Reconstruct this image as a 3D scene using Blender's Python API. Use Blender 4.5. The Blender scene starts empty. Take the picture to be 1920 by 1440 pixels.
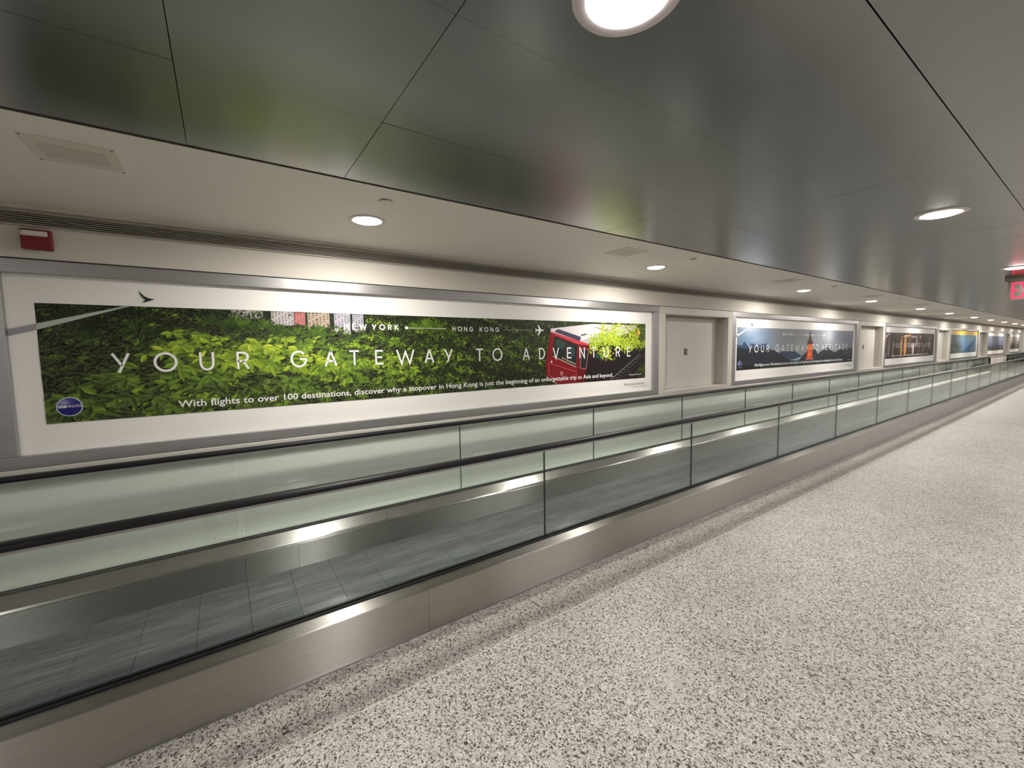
import bpy, math, random
import numpy as np
from mathutils import Matrix, Vector
random.seed(7)
RNG = np.random.default_rng(11)
S = bpy.context.scene
COL = S.collection

# ------------------------------------------------------------------ camera
def look(yaw, pitch, roll):
    y, p, r = map(math.radians, (yaw, pitch, roll))
    f = Vector((-math.sin(y)*math.cos(p), math.cos(y)*math.cos(p), -math.sin(p)))
    rt = Vector((math.cos(y), math.sin(y), 0))
    up = rt.cross(f)
    r2 = rt*math.cos(r) + up*math.sin(r)
    u2 = -rt*math.sin(r) + up*math.cos(r)
    return Matrix((r2, u2, -f)).transposed().to_4x4()
cam = bpy.data.cameras.new('camera')
cam.sensor_width = 36.0
cam.lens = 785.5/1920*36.0
cam.clip_start = 0.02
co = bpy.data.objects.new('camera', cam)
COL.objects.link(co)
co.matrix_world = Matrix.Translation((0, 0, 1.6)) @ look(55.45, 4.52, -0.985)
S.camera = co

# ------------------------------------------------------------------ world, exposure
w = bpy.data.worlds.new('world')
S.world = w
w.use_nodes = True
w.node_tree.nodes['Background'].inputs[0].default_value = (0.02, 0.02, 0.02, 1)
S.view_settings.view_transform = 'Standard'
S.view_settings.look = 'None'
S.view_settings.gamma = 1
S.view_settings.use_curve_mapping = False
S.view_settings.exposure = 1.80
S.cycles.max_bounces = 7
S.cycles.diffuse_bounces = 4
S.cycles.glossy_bounces = 3
SOFFIT_POWER = 8.6      # watts of each soffit downlight
STEEL_POWER = 4.0        # watts of each light in the metal ceiling

# ------------------------------------------------------------------ colour + materials
def lin(c):
    c = c/255.0
    return c/12.92 if c <= 0.04045 else ((c+0.055)/1.055)**2.4
def rgb(r, g, b):
    return (lin(r), lin(g), lin(b), 1.0)
def ink(r, g, b, k=1.12):
    return (min(lin(r)*k, .9), min(lin(g)*k, .9), min(lin(b)*k, .9), 1.0)

def new_mat(name):
    m = bpy.data.materials.new(name)
    m.use_nodes = True
    nt = m.node_tree
    return m, nt, nt.nodes['Principled BSDF'], nt.nodes, nt.links

def plain(name, col, rough=0.5, metal=0.0, spec=0.5, noise=0.0, nscale=20.0, bump=0.0):
    m, nt, b, N, L = new_mat(name)
    b.inputs['Base Color'].default_value = col
    b.inputs['Roughness'].default_value = rough
    b.inputs['Metallic'].default_value = metal
    b.inputs['Specular IOR Level'].default_value = spec
    if noise or bump:
        tc = N.new('ShaderNodeTexCoord')
        n = N.new('ShaderNodeTexNoise')
        n.inputs['Scale'].default_value = nscale
        n.inputs['Detail'].default_value = 4
        L.new(tc.outputs['Object'], n.inputs['Vector'])
        if noise:
            mx = N.new('ShaderNodeMix'); mx.data_type = 'RGBA'
            mx.inputs[6].default_value = tuple(c*(1-noise) for c in col[:3])+(1,)
            mx.inputs[7].default_value = tuple(min(1, c*(1+noise)) for c in col[:3])+(1,)
            L.new(n.outputs['Fac'], mx.inputs[0])
            L.new(mx.outputs[2], b.inputs['Base Color'])
        if bump:
            bp = N.new('ShaderNodeBump')
            bp.inputs['Strength'].default_value = bump
            bp.inputs['Distance'].default_value = 0.002
            L.new(n.outputs['Fac'], bp.inputs['Height'])
            L.new(bp.outputs['Normal'], b.inputs['Normal'])
    return m

def brushed(name, col, rough, scale, bump=0.05, wave=0.0, wscale=1.5, aniso=0.0, smudge=0.08, var=.16):
    """metal with fine stretched grain (scale is per-axis) and optional broad waviness"""
    m, nt, b, N, L = new_mat(name)
    b.inputs['Metallic'].default_value = 1.0
    b.inputs['Roughness'].default_value = rough
    b.inputs['Base Color'].default_value = col
    if aniso:
        b.inputs['Anisotropic'].default_value = aniso
        b.inputs['Anisotropic Rotation'].default_value = .25
        cx = N.new('ShaderNodeCombineXYZ'); cx.inputs[1].default_value = 1.0
        L.new(cx.outputs[0], b.inputs['Tangent'])
    g = N.new('ShaderNodeNewGeometry')
    mp = N.new('ShaderNodeMapping')
    mp.inputs['Scale'].default_value = scale
    L.new(g.outputs['Position'], mp.inputs['Vector'])
    n = N.new('ShaderNodeTexNoise')
    n.inputs['Scale'].default_value = 1.0
    n.inputs['Detail'].default_value = 3
    L.new(mp.outputs[0], n.inputs['Vector'])
    n2 = N.new('ShaderNodeTexNoise')
    n2.inputs['Scale'].default_value = 2.3
    n2.inputs['Detail'].default_value = 3
    L.new(g.outputs['Position'], n2.inputs['Vector'])
    mr = N.new('ShaderNodeMapRange')
    mr.inputs[1].default_value = 0.3; mr.inputs[2].default_value = 0.7
    mr.inputs[3].default_value = max(0.02, rough-smudge); mr.inputs[4].default_value = rough+smudge
    L.new(n2.outputs['Fac'], mr.inputs[0])
    L.new(mr.outputs[0], b.inputs['Roughness'])
    mx = N.new('ShaderNodeMix'); mx.data_type = 'RGBA'
    mx.inputs[6].default_value = tuple(c*(1-var) for c in col[:3])+(1,)
    mx.inputs[7].default_value = tuple(min(1, c*(1+var)) for c in col[:3])+(1,)
    L.new(n.outputs['Fac'], mx.inputs[0])
    L.new(mx.outputs[2], b.inputs['Base Color'])
    if not bump: return m
    bp = N.new('ShaderNodeBump')
    bp.inputs['Strength'].default_value = bump
    bp.inputs['Distance'].default_value = 0.001
    L.new(n.outputs['Fac'], bp.inputs['Height'])
    last = bp
    if wave:
        n3 = N.new('ShaderNodeTexNoise')
        n3.inputs['Scale'].default_value = wscale
        n3.inputs['Detail'].default_value = 1
        L.new(g.outputs['Position'], n3.inputs['Vector'])
        b2 = N.new('ShaderNodeBump')
        b2.inputs['Strength'].default_value = wave
        b2.inputs['Distance'].default_value = 0.01
        L.new(n3.outputs['Fac'], b2.inputs['Height'])
        L.new(bp.outputs['Normal'], b2.inputs['Normal'])
        last = b2
    L.new(last.outputs['Normal'], b.inputs['Normal'])
    return m

def glass_mat(name, tint):
    m = bpy.data.materials.new(name)
    m.use_nodes = True
    nt = m.node_tree; N = nt.nodes; L = nt.links
    N.remove(N['Principled BSDF'])
    out = N['Material Output']
    tr = N.new('ShaderNodeBsdfTransparent'); tr.inputs[0].default_value = tint
    gl = N.new('ShaderNodeBsdfGlossy'); gl.inputs['Roughness'].default_value = 0.01
    gl.inputs['Color'].default_value = (0.9, 0.95, 0.93, 1)
    lw = N.new('ShaderNodeLayerWeight'); lw.inputs[0].default_value = 0.5
    pw = N.new('ShaderNodeMath'); pw.operation = 'POWER'; pw.inputs[1].default_value = 5
    L.new(lw.outputs['Facing'], pw.inputs[0])
    mr = N.new('ShaderNodeMapRange')
    mr.inputs[3].default_value = 0.045; mr.inputs[4].default_value = 1.0
    L.new(pw.outputs[0], mr.inputs[0])
    mx = N.new('ShaderNodeMixShader')
    L.new(mr.outputs[0], mx.inputs[0]); L.new(tr.outputs[0], mx.inputs[1]); L.new(gl.outputs[0], mx.inputs[2])
    L.new(mx.outputs[0], out.inputs['Surface'])
    return m

def emit_mat(name, col, strength):
    m, nt, b, N, L = new_mat(name)
    b.inputs['Base Color'].default_value = (0.8, 0.8, 0.8, 1)
    b.inputs['Emission Color'].default_value = col
    b.inputs['Emission Strength'].default_value = strength
    m.cycles.emission_sampling = 'NONE'
    return m

def terrazzo(name):
    m, nt, b, N, L = new_mat(name)
    g = N.new('ShaderNodeNewGeometry')
    n0 = N.new('ShaderNodeTexNoise'); n0.inputs['Scale'].default_value = 60
    L.new(g.outputs['Position'], n0.inputs['Vector'])
    va = N.new('ShaderNodeVectorMath'); va.operation = 'MULTIPLY_ADD'
    va.inputs[1].default_value = (.012, .012, .012)
    L.new(n0.outputs['Color'], va.inputs[0]); L.new(g.outputs['Position'], va.inputs[2])
    v = N.new('ShaderNodeTexVoronoi'); v.inputs['Scale'].default_value = 150
    L.new(va.outputs[0], v.inputs['Vector'])
    sep = N.new('ShaderNodeSeparateColor'); L.new(v.outputs['Color'], sep.inputs[0])
    cr = N.new('ShaderNodeValToRGB'); cr.color_ramp.interpolation = 'CONSTANT'
    e = cr.color_ramp.elements
    e[0].position = 0; e[0].color = rgb(62, 59, 56)
    e[1].position = .075; e[1].color = rgb(106, 101, 96)
    for p, c in ((.17, rgb(166, 161, 153)), (.36, rgb(200, 195, 187)), (.62, rgb(214, 209, 201)), (.9, rgb(232, 228, 221))):
        x = e.new(p); x.color = c
    L.new(sep.outputs[0], cr.inputs[0])
    v2 = N.new('ShaderNodeTexVoronoi'); v2.inputs['Scale'].default_value = 260
    L.new(va.outputs[0], v2.inputs['Vector'])
    s2 = N.new('ShaderNodeSeparateColor'); L.new(v2.outputs['Color'], s2.inputs[0])
    cr2 = N.new('ShaderNodeValToRGB')
    cr2.color_ramp.elements[0].color = (.72, .72, .72, 1); cr2.color_ramp.elements[1].color = (1.1, 1.1, 1.1, 1)
    L.new(s2.outputs[0], cr2.inputs[0])
    mx = N.new('ShaderNodeMix'); mx.data_type = 'RGBA'; mx.blend_type = 'MULTIPLY'; mx.inputs[0].default_value = 1
    L.new(cr.outputs[0], mx.inputs[6]); L.new(cr2.outputs[0], mx.inputs[7])
    n1 = N.new('ShaderNodeTexNoise'); n1.inputs['Scale'].default_value = 3.5; n1.inputs['Detail'].default_value = 5
    L.new(g.outputs['Position'], n1.inputs['Vector'])
    cr3 = N.new('ShaderNodeValToRGB')
    cr3.color_ramp.elements[0].position = .3; cr3.color_ramp.elements[0].color = (.9, .9, .9, 1)
    cr3.color_ramp.elements[1].position = .7; cr3.color_ramp.elements[1].color = (1.03, 1.03, 1.03, 1)
    L.new(n1.outputs['Fac'], cr3.inputs[0])
    mx2 = N.new('ShaderNodeMix'); mx2.data_type = 'RGBA'; mx2.blend_type = 'MULTIPLY'; mx2.inputs[0].default_value = 1
    L.new(mx.outputs[2], mx2.inputs[6]); L.new(cr3.outputs[0], mx2.inputs[7])
    L.new(mx2.outputs[2], b.inputs['Base Color'])
    b.inputs['Roughness'].default_value = 0.42
    b.inputs['Specular IOR Level'].default_value = 0.35
    return m

def pallet_mat(name):
    """dark ribbed pallets: fine ribs along the walkway, scuffed"""
    m, nt, b, N, L = new_mat(name)
    g = N.new('ShaderNodeNewGeometry')
    mp = N.new('ShaderNodeMapping'); mp.inputs['Scale'].default_value = (110, 3.0, 1)
    L.new(g.outputs['Position'], mp.inputs['Vector'])
    n = N.new('ShaderNodeTexNoise'); n.inputs['Scale'].default_value = 1; n.inputs['Detail'].default_value = 5
    n.inputs['Roughness'].default_value = .65
    L.new(mp.outputs[0], n.inputs['Vector'])
    mp2 = N.new('ShaderNodeMapping'); mp2.inputs['Scale'].default_value = (5.5, .25, 1)
    L.new(g.outputs['Position'], mp2.inputs['Vector'])
    n2 = N.new('ShaderNodeTexNoise'); n2.inputs['Scale'].default_value = 1; n2.inputs['Detail'].default_value = 2
    L.new(mp2.outputs[0], n2.inputs['Vector'])
    ad = N.new('ShaderNodeMath'); ad.operation = 'MULTIPLY_ADD'; ad.inputs[1].default_value = 0.55
    L.new(n2.outputs['Fac'], ad.inputs[0]); L.new(n.outputs['Fac'], ad.inputs[2])
    cr = N.new('ShaderNodeValToRGB')
    e = cr.color_ramp.elements
    e[0].position = .5; e[0].color = rgb(70, 74, 77)
    e[1].position = 1.0; e[1].color = rgb(152, 156, 160)
    x = e.new(.75); x.color = rgb(104, 108, 112)
    L.new(ad.outputs[0], cr.inputs[0])
    L.new(cr.outputs[0], b.inputs['Base Color'])
    b.inputs['Metallic'].default_value = .35
    b.inputs['Roughness'].default_value = .42
    bp = N.new('ShaderNodeBump'); bp.inputs['Strength'].default_value = .35; bp.inputs['Distance'].default_value = .002
    L.new(n.outputs['Fac'], bp.inputs['Height']); L.new(bp.outputs[0], b.inputs['Normal'])
    return m

def print_mat(name, rough=.45):
    m, nt, b, N, L = new_mat(name)
    a = N.new('ShaderNodeAttribute'); a.attribute_name = 'Col'
    L.new(a.outputs['Color'], b.inputs['Base Color'])
    b.inputs['Roughness'].default_value = rough
    b.inputs['Specular IOR Level'].default_value = .3
    return m

M = dict(
    floor=terrazzo('terrazzo'),
    grout=plain('pale_grout', rgb(240, 236, 229), .6),
    soffit=plain('soffit_paint', rgb(240, 235, 226), .55, noise=.02, nscale=2),
    wall=plain('wall_paint', rgb(210, 205, 196), .62, spec=.25, noise=.04, nscale=1.5),
    lower=plain('lower_wall_paint', rgb(236, 236, 231), .5, noise=.03, nscale=1.2),
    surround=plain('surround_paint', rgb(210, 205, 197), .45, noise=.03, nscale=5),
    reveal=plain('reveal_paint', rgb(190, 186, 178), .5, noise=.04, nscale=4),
    leaf=plain('door_paint', rgb(206, 202, 195), .4, noise=.03, nscale=3),
    ceil=brushed('brushed_steel_ceiling', (.31, .314, .312, 1), .25, (3, 260, 3), bump=0, smudge=.015, var=.03),
    alu=brushed('brushed_aluminium', (.44, .435, .44, 1), .42, (200, 3, 200), bump=0, smudge=.03),
    steel=brushed('brushed_stainless', (.54, .515, .48, 1), .36, (160, 2, 160), bump=0, aniso=1.0, smudge=.03),
    steel_deck=brushed('deck_steel', (.52, .515, .50, 1), .22, (160, 2, 160), bump=0, aniso=.5, smudge=.005, var=.05),
    steel_dark=brushed('skirt_steel', (.36, .355, .34, 1), .42, (160, 2, 160), bump=0, aniso=1.0, smudge=.03),
    dark=plain('dark_gap', (.008, .008, .008, 1), .8),
    rubber=plain('black_rubber', (.010, .010, .011, 1), .42, spec=.3),
    glass=glass_mat('clear_glass', (.95, .972, .958, 1)),
    gedge=plain('glass_edge', rgb(40, 58, 52), .2),
    pallet=pallet_mat('ribbed_pallet'),
    print=print_mat('printed_colour'),
    board=plain('white_poster_board', rgb(243, 241, 237), .5, spec=.25),
    white=plain('white_print', rgb(240, 240, 238), .45),
    black=plain('dark_teal_print', rgb(18, 38, 42), .45),
    greyprint=plain('grey_print', rgb(96, 100, 100), .5),
    slat=plain('grille_paint', rgb(168, 162, 152), .45),
    cover=plain('cover_paint', rgb(222, 217, 203), .55, noise=.04, nscale=8),
    cover2=plain('cover_mesh', rgb(206, 202, 186), .6, noise=.05, nscale=60),
    ring=plain('white_trim', rgb(225, 215, 218), .35),
    red=plain('red_plastic', (.20, .006, .008, 1), .4),
    redlit=emit_mat('lit_red_letters', (1.0, .03, .08, 1), .55),
    lens=plain('strobe_lens', rgb(225, 222, 215), .15, noise=.15, nscale=90),
    signplate=plain('sign_plate', rgb(150, 147, 135), .25, metal=.3),
    bulb_soffit=emit_mat('lit_soffit_lens', (1.0, .94, .85, 1), 4.0),
    bulb_steel=emit_mat('lit_ceiling_lens', (1.0, .95, .92, 1), 4.0),
    tan=plain('tan_floor', rgb(196, 166, 134), .45, noise=.06, nscale=6),
    blob=plain('dark_fabric', rgb(24, 26, 20), .8, noise=.3, nscale=12),
    plate=plain('grey_plate', rgb(118, 112, 102), .35, metal=.6),
)

M['redlit'].node_tree.nodes['Principled BSDF'].inputs['Base Color'].default_value = (.4, .004, .015, 1)

# ------------------------------------------------------------------ mesh helpers
class MB:
    def __init__(s): s.v = []; s.f = []; s.m = []
    def poly(s, pts, mi=0):
        i = len(s.v); s.v += [tuple(p) for p in pts]; s.f.append(tuple(range(i, i+len(pts)))); s.m.append(mi)
    def box(s, x0, x1, y0, y1, z0, z1, mi=0, mis=None):
        i = len(s.v)
        s.v += [(x0, y0, z0), (x1, y0, z0), (x1, y1, z0), (x0, y1, z0), (x0, y0, z1), (x1, y0, z1), (x1, y1, z1), (x0, y1, z1)]
        fs = [(0, 3, 2, 1), (4, 5, 6, 7), (0, 1, 5, 4), (1, 2, 6, 5), (2, 3, 7, 6), (3, 0, 4, 7)]
        for k, f in enumerate(fs):
            s.f.append(tuple(i+a for a in f)); s.m.append(mis[k] if mis else mi)
        return s
    def prism(s, prof, y0, y1, mi=0):
        """profile of (x, z) points, counter-clockwise seen from -y, extruded along y"""
        i = len(s.v); n = len(prof)
        s.v += [(x, y0, z) for x, z in prof]+[(x, y1, z) for x, z in prof]
        for k in range(n):
            a, b = k, (k+1) % n
            s.f.append((i+a, i+b, i+n+b, i+n+a)); s.m.append(mi)
        s.f.append(tuple(i+k for k in range(n))[::-1]); s.m.append(mi)
        s.f.append(tuple(i+n+k for k in range(n))); s.m.append(mi)
        return s
    def sweep(s, prof, path, x0, mi=0):
        """profile (across x, outward) swept along a (y, z) path"""
        n = len(prof); base = len(s.v); P = len(path)
        for k, (y, z) in enumerate(path):
            a = path[max(0, k-1)]; b = path[min(P-1, k+1)]
            t = Vector((b[0]-a[0], b[1]-a[1])).normalized()
            nn = Vector((-t.y, t.x))
            for (px, po) in prof: s.v.append((x0+px, y+nn.x*po, z+nn.y*po))
        for k in range(P-1):
            for j in range(n):
                a = base+k*n+j; b = base+k*n+(j+1) % n
                s.f.append((a, b, b+n, a+n)); s.m.append(mi)
        s.f.append(tuple(base+j for j in range(n))); s.m.append(mi)
        s.f.append(tuple(base+(P-1)*n+j for j in range(n))[::-1]); s.m.append(mi)
        return s
    def lathe(s, prof, cx, cy, seg=40, mi=0):
        """profile of (r, z) turned about the vertical axis through (cx, cy)"""
        base = len(s.v); n = len(prof)
        for k in range(seg):
            a = 2*math.pi*k/seg
            for r, z in prof: s.v.append((cx+r*math.cos(a), cy+r*math.sin(a), z))
        for k in range(seg):
            for j in range(n-1):
                a = base+k*n+j; b = base+((k+1) % seg)*n+j
                s.f.append((a, b, b+1, a+1)); s.m.append(mi)
        return s
    def mesh(s, name, mats, smooth=False):
        me = bpy.data.meshes.new(name)
        me.from_pydata(s.v, [], s.f)
        for m in (mats if isinstance(mats, (list, tuple)) else [mats]): me.materials.append(m)
        me.polygons.foreach_set('material_index', s.m)
        if smooth: me.polygons.foreach_set('use_smooth', [True]*len(s.f))
        me.update()
        return me
    def build(s, name, mats, parent=None, smooth=False):
        return link(name, s.mesh(name, mats, smooth), parent)

def link(name, me, parent=None, loc=None):
    o = bpy.data.objects.new(name, me)
    COL.objects.link(o)
    if parent: o.parent = parent
    if loc: o.location = loc
    return o
def box(name, x0, x1, y0, y1, z0, z1, m, parent=None):
    return MB().box(x0, x1, y0, y1, z0, z1).build(name, m, parent)
def empty(name, label=None, cat=None, group=None, kind=None):
    o = bpy.data.objects.new(name, None)
    COL.objects.link(o)
    o.empty_display_size = .1
    return tag(o, label, cat, group, kind)
def tag(o, label=None, cat=None, group=None, kind=None):
    if label: o['label'] = label
    if cat: o['category'] = cat
    if group: o['group'] = group
    if kind: o['kind'] = kind
    return o
def bevel(o, wd=.003, seg=2):
    m = o.modifiers.new('bevel', 'BEVEL'); m.width = wd; m.segments = seg; m.limit_method = 'ANGLE'
    return o
ORD = ['first', 'second', 'third', 'fourth', 'fifth', 'sixth', 'seventh', 'eighth', 'ninth', 'tenth', 'eleventh', 'twelfth', 'thirteenth', 'fourteenth', 'fifteenth', 'sixteenth', 'seventeenth']

# ------------------------------------------------------------------ setting
YA, YB = -7.0, 62.0
XR = 3.45
ZC = 2.49
XW = -3.677
XE = -2.298                      # edge between metal ceiling and painted soffit

fl = empty('floor', 'speckled grey terrazzo corridor floor with pale joints', 'floor', kind='structure')
box('grout_bed', -2.1755, XR, YA, YB, -.1, -.0008, M['grout'], fl)
fj = [YA, -3.86, 2.236, 2.541, 8.64, 14.74, 20.84, 26.94, 33.04, 39.14, 45.24, 51.34, YB]
for a, b in zip(fj[:-1], fj[1:]):
    box('floor_slab', -1.8435, XR, a+.002, b-.002, -.02, 0, M['floor'], fl)
bj = [YA, -3.83, 2.27, 8.37, 14.47, 20.57, 26.67, 30.6]
for a, b in zip(bj[:-1], bj[1:]):
    box('border_slab', -2.1755, -1.8488, a+.001, b-.001, -.02, 0, M['floor'], fl)
box('landing_floor', -3.677, -1.8485, 30.602, 36.2, -.02, 0, M['tan'], fl)
box('border_slab', -2.1755, -1.8488, 36.202, YB, -.02, 0, M['floor'], fl)

ce = empty('ceiling', 'dark brushed metal panel ceiling with a pale painted soffit along the wall', 'ceiling', kind='structure')
box('ceiling_backing', XE+.004, XR, YA, YB, ZC+.02, ZC+.05, M['dark'], ce)
cols = [XE+.012, -1.673, -1.049, -0.424, 0.201, 0.825, 1.45, 2.075, 2.699, XR]
yj = []
k = -3
while -.07+2.524*k < YB:
    yj += [-.07+2.524*k, .563+2.524*k]; k += 1
yj = [YA]+[y for y in yj if YA < y < YB-.3]+[YB]
cache = {}
rest = MB()
for ci in range(len(cols)-1):
    x0, x1 = cols[ci], cols[ci+1]
    g0 = .002 if ci in (3,) else .0003
    g1 = .002 if ci in (2,) else .0003
    for a, b in zip(yj[:-1], yj[1:]):
        ga = .0013 if abs(a) < 1 else .0004
        gb = .0013 if abs(b) < 1 else .0004
        if ci < 4 and -4 < a < 46:
            key = (ci, round(b-a, 3), ga, gb)
            if key not in cache:
                hx = (x1-x0)/2; hy = (b-a)/2
                mb = MB().box(-hx+g0, hx-g1, -hy+ga, hy-gb, 0, .012)
                cache[key] = mb.mesh('ceiling_panel', M['ceil'])
            o = link('ceiling_panel', cache[key], ce, ((x0+x1)/2, (a+b)/2, ZC))
            o.rotation_euler = (random.gauss(0, .0004), random.gauss(0, .0004), 0)
        else:
            rest.box(x0+g0, x1-g1, a+ga, b-gb, ZC, ZC+.012)
tag(rest.build('far_ceiling_panels', M['ceil'], ce), kind='stuff')
box('soffit', XW-.02, XE-.004, YA, YB, ZC, ZC+.12, M['soffit'], ce)
box('edge_trim', XE-.004, XE+.002, YA, YB, ZC-.004, ZC+.05, M['plate'], ce)

# left wall
wl = empty('wall_left', 'pale painted wall with recessed bays along the corridor', 'wall', kind='structure')
XB = -3.96
box('wall_core', -4.2, XB, YA, YB, -.05, 2.6, M['reveal'], wl)
box('lower_wall', XB, XW-.043, YA, YB, -.05, .9154, M['lower'], wl)
bevel(box('ledge', XB, XW+.011, YA, YB, .917, .9453, M['surround'], wl), .004)
box('upper_wall', XB, XW, YA, YB, 2.192, 2.3736, M['wall'], wl)
box('header_wall', XB, XW, YA, YB, 2.4763, 2.51, M['wall'], wl)
box('shadow_slot', XB, XW-.004, YA, YB, 2.1848, 2.192, M['dark'], wl)

wr = MB().box(XR, XR+.2, YA-.2, YB+.2, -.05, 2.6).build('wall_right', M['wall'])
tag(wr, 'plain pale wall on the far right side of the corridor', 'wall', kind='structure')
wb = MB().box(-4.2, XR, YA-.2, YA, -.05, 2.6).build('wall_back', M['wall'])
tag(wb, 'plain pale wall closing the corridor behind the viewer', 'wall', kind='structure')
wf = MB().box(-4.2, XR, YB, YB+.2, -.05, 2.6).build('wall_front', M['wall'])
tag(wf, 'plain pale wall at the distant end of the corridor', 'wall', kind='structure')

# long air grille at the top of the wall
gr = empty('air_grille', 'long linear air grille of thin slats between wall and soffit', 'grille')
box('recess', XB, XW-.055, YA, YB, 2.3736, 2.4763, M['dark'], gr)
bevel(box('lip', XW-.055, XW+.011, YA, YB, 2.3736, 2.3881, M['slat'], gr), .004)
box('lip', XW-.055, XW+.002, YA, YB, 2.4526, 2.4644, M['slat'], gr)
box('shade_strip', XW-.055, XW-.006, YA, YB, 2.4644, 2.4763, M['slat'], gr)
for i in range(5):
    z = 2.395+i*.012
    box('slat', XW-.045, XW-.002, YA, YB, z, z+.0046, M['slat'], gr)
# ------------------------------------------------------------------ lettering
def arc(cx, cy, rx, ry, a0, a1, n=18):
    return [(cx+rx*math.cos(math.radians(a0+(a1-a0)*i/n)), cy+ry*math.sin(math.radians(a0+(a1-a0)*i/n))) for i in range(n+1)]
def glyph(c):
    """strokes in a unit box; True = closed"""
    G = {
        'Y': [([(.93, 1), (.36, 0)], 0), ([(.07, 1), (.54, .36)], 0)],
        'O': [(arc(.5, .5, .46, .47, 0, 360, 36)[:-1], 1)],
        'U': [([(.06, 1), (.06, .4)]+arc(.5, .4, .44, .37, 180, 360, 16)[1:-1]+[(.94, .4), (.94, 1)], 0)],
        'R': [([(.07, 0), (.07, .95), (.5, .95)]+arc(.52, .71, .38, .24, 90, -90, 12)[1:-1]+[(.5, .47), (.07, .47)], 0), ([(.48, .47), (.92, 0)], 0)],
        'G': [(arc(.5, .5, .45, .47, 42, 360, 30)+[(.56, .5)], 0)],
        'A': [([(.03, 0), (.5, 1)], 0), ([(.5, 1), (.97, 0)], 0), ([(.2, .32), (.8, .32)], 0)],
        'T': [([(0, .95), (1, .95)], 0), ([(.5, .95), (.5, 0)], 0)],
        'E': [([(1, .95), (.08, .95), (.08, .05), (1, .05)], 0), ([(.08, .5), (.9, .5)], 0)],
        'F': [([(1, .95), (.08, .95), (.08, 0)], 0), ([(.08, .5), (.9, .5)], 0)],
        'L': [([(.08, 1), (.08, .05), (1, .05)], 0)],
        'W': [([(.03, 1), (.27, 0), (.5, .85), (.73, 0), (.97, 1)], 0)],
        'D': [([(.08, .05), (.08, .95), (.4, .95)]+arc(.42, .5, .5, .45, 90, -90, 14)[1:-1]+[(.4, .05)], 1)],
        'V': [([(.03, 1), (.5, .02), (.97, 1)], 0)],
        'N': [([(.07, 0), (.07, 1), (.93, 0), (.93, 1)], 0)],
        'H': [([(.07, 0), (.07, 1)], 0), ([(.93, 0), (.93, 1)], 0), ([(.07, .5), (.93, .5)], 0)],
        'I': [([(.5, 0), (.5, 1)], 0)],
        'K': [([(.08, 0), (.08, 1)], 0), ([(.95, 1), (.12, .45)], 0), ([(.38, .6), (.97, 0)], 0)],
    }
    return G[c]
def stroke(mb, pts, wd, closed, x):
    n = len(pts); L = []; R = []
    for i in range(n):
        p = Vector(pts[i])
        a = Vector(pts[(i-1) % n]) if (closed or i > 0) else None
        b = Vector(pts[(i+1) % n]) if (closed or i < n-1) else None
        d1 = (p-a).normalized() if a is not None else (b-p).normalized()
        d2 = (b-p).normalized() if b is not None else d1
        n1 = Vector((-d1.y, d1.x)); n2 = Vector((-d2.y, d2.x))
        m = n1+n2
        m = m.normalized() if m.length > 1e-6 else n1
        k = wd/2/max(.35, m.dot(n1))
        L.append(p+m*k); R.append(p-m*k)
    for i in range(n if closed else n-1):
        j = (i+1) % n
        mb.poly([(x, R[i].x, R[i].y), (x, R[j].x, R[j].y), (x, L[j].x, L[j].y), (x, L[i].x, L[i].y)])
def letters(mb, items, z0, z1, wd, x):
    """items: (char, y0, y1)"""
    for c, a, b in items:
        for pts, cl in glyph(c):
            stroke(mb, [(a+(b-a)*u, z0+(z1-z0)*v) for u, v in pts], wd, cl, x)
def spaced(text, y0, y1, wide=None):
    """spread a line of capitals over y0..y1"""
    W = dict(O=1.25, G=1.25, W=1.6, I=.25, T=.9, E=.78, F=.75, L=.72, R=.85, Y=1, A=1.02, V=1, N=1.0, H=.95, D=.95, U=.95, K=.9)
    gap = .85; sp = 1.15
    tot = 0; pos = []
    for c in text:
        if c == ' ': tot += sp; continue
        pos.append((c, tot, tot+W[c])); tot += W[c]+gap
    tot -= gap
    k = (y1-y0)/tot
    return [(c, y0+a*k, y0+b*k) for c, a, b in pos]
_fonts = {}
def text_mesh(body, y0, y1, z0, cap, x, fat=0.0):
    """line of type set with the built-in font, fitted to y0..y1, baseline z0, capital height cap"""
    key = (body, fat)
    if key not in _fonts:
        cu = bpy.data.curves.new('type', 'FONT'); cu.body = body; cu.size = 1; cu.offset = fat; cu.resolution_u = 3
        ob = bpy.data.objects.new('type', cu); COL.objects.link(ob)
        dg = bpy.context.evaluated_depsgraph_get(); dg.update()
        me = bpy.data.meshes.new_from_object(ob.evaluated_get(dg))
        v = np.zeros(len(me.vertices)*3); me.vertices.foreach_get('co', v); v = v.reshape(-1, 3)
        f = [tuple(p.vertices) for p in me.polygons]
        bpy.data.objects.remove(ob); bpy.data.curves.remove(cu); bpy.data.meshes.remove(me)
        _fonts[key] = (v, f)
    v, f = _fonts[key]
    a, b = v[:, 0].min(), v[:, 0].max()
    mb = MB()
    mb.v = [(x, y0+(p[0]-a)/(b-a)*(y1-y0), z0+p[1]/.70*cap) for p in v]
    mb.f = list(f); mb.m = [0]*len(f)
    return mb

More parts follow.
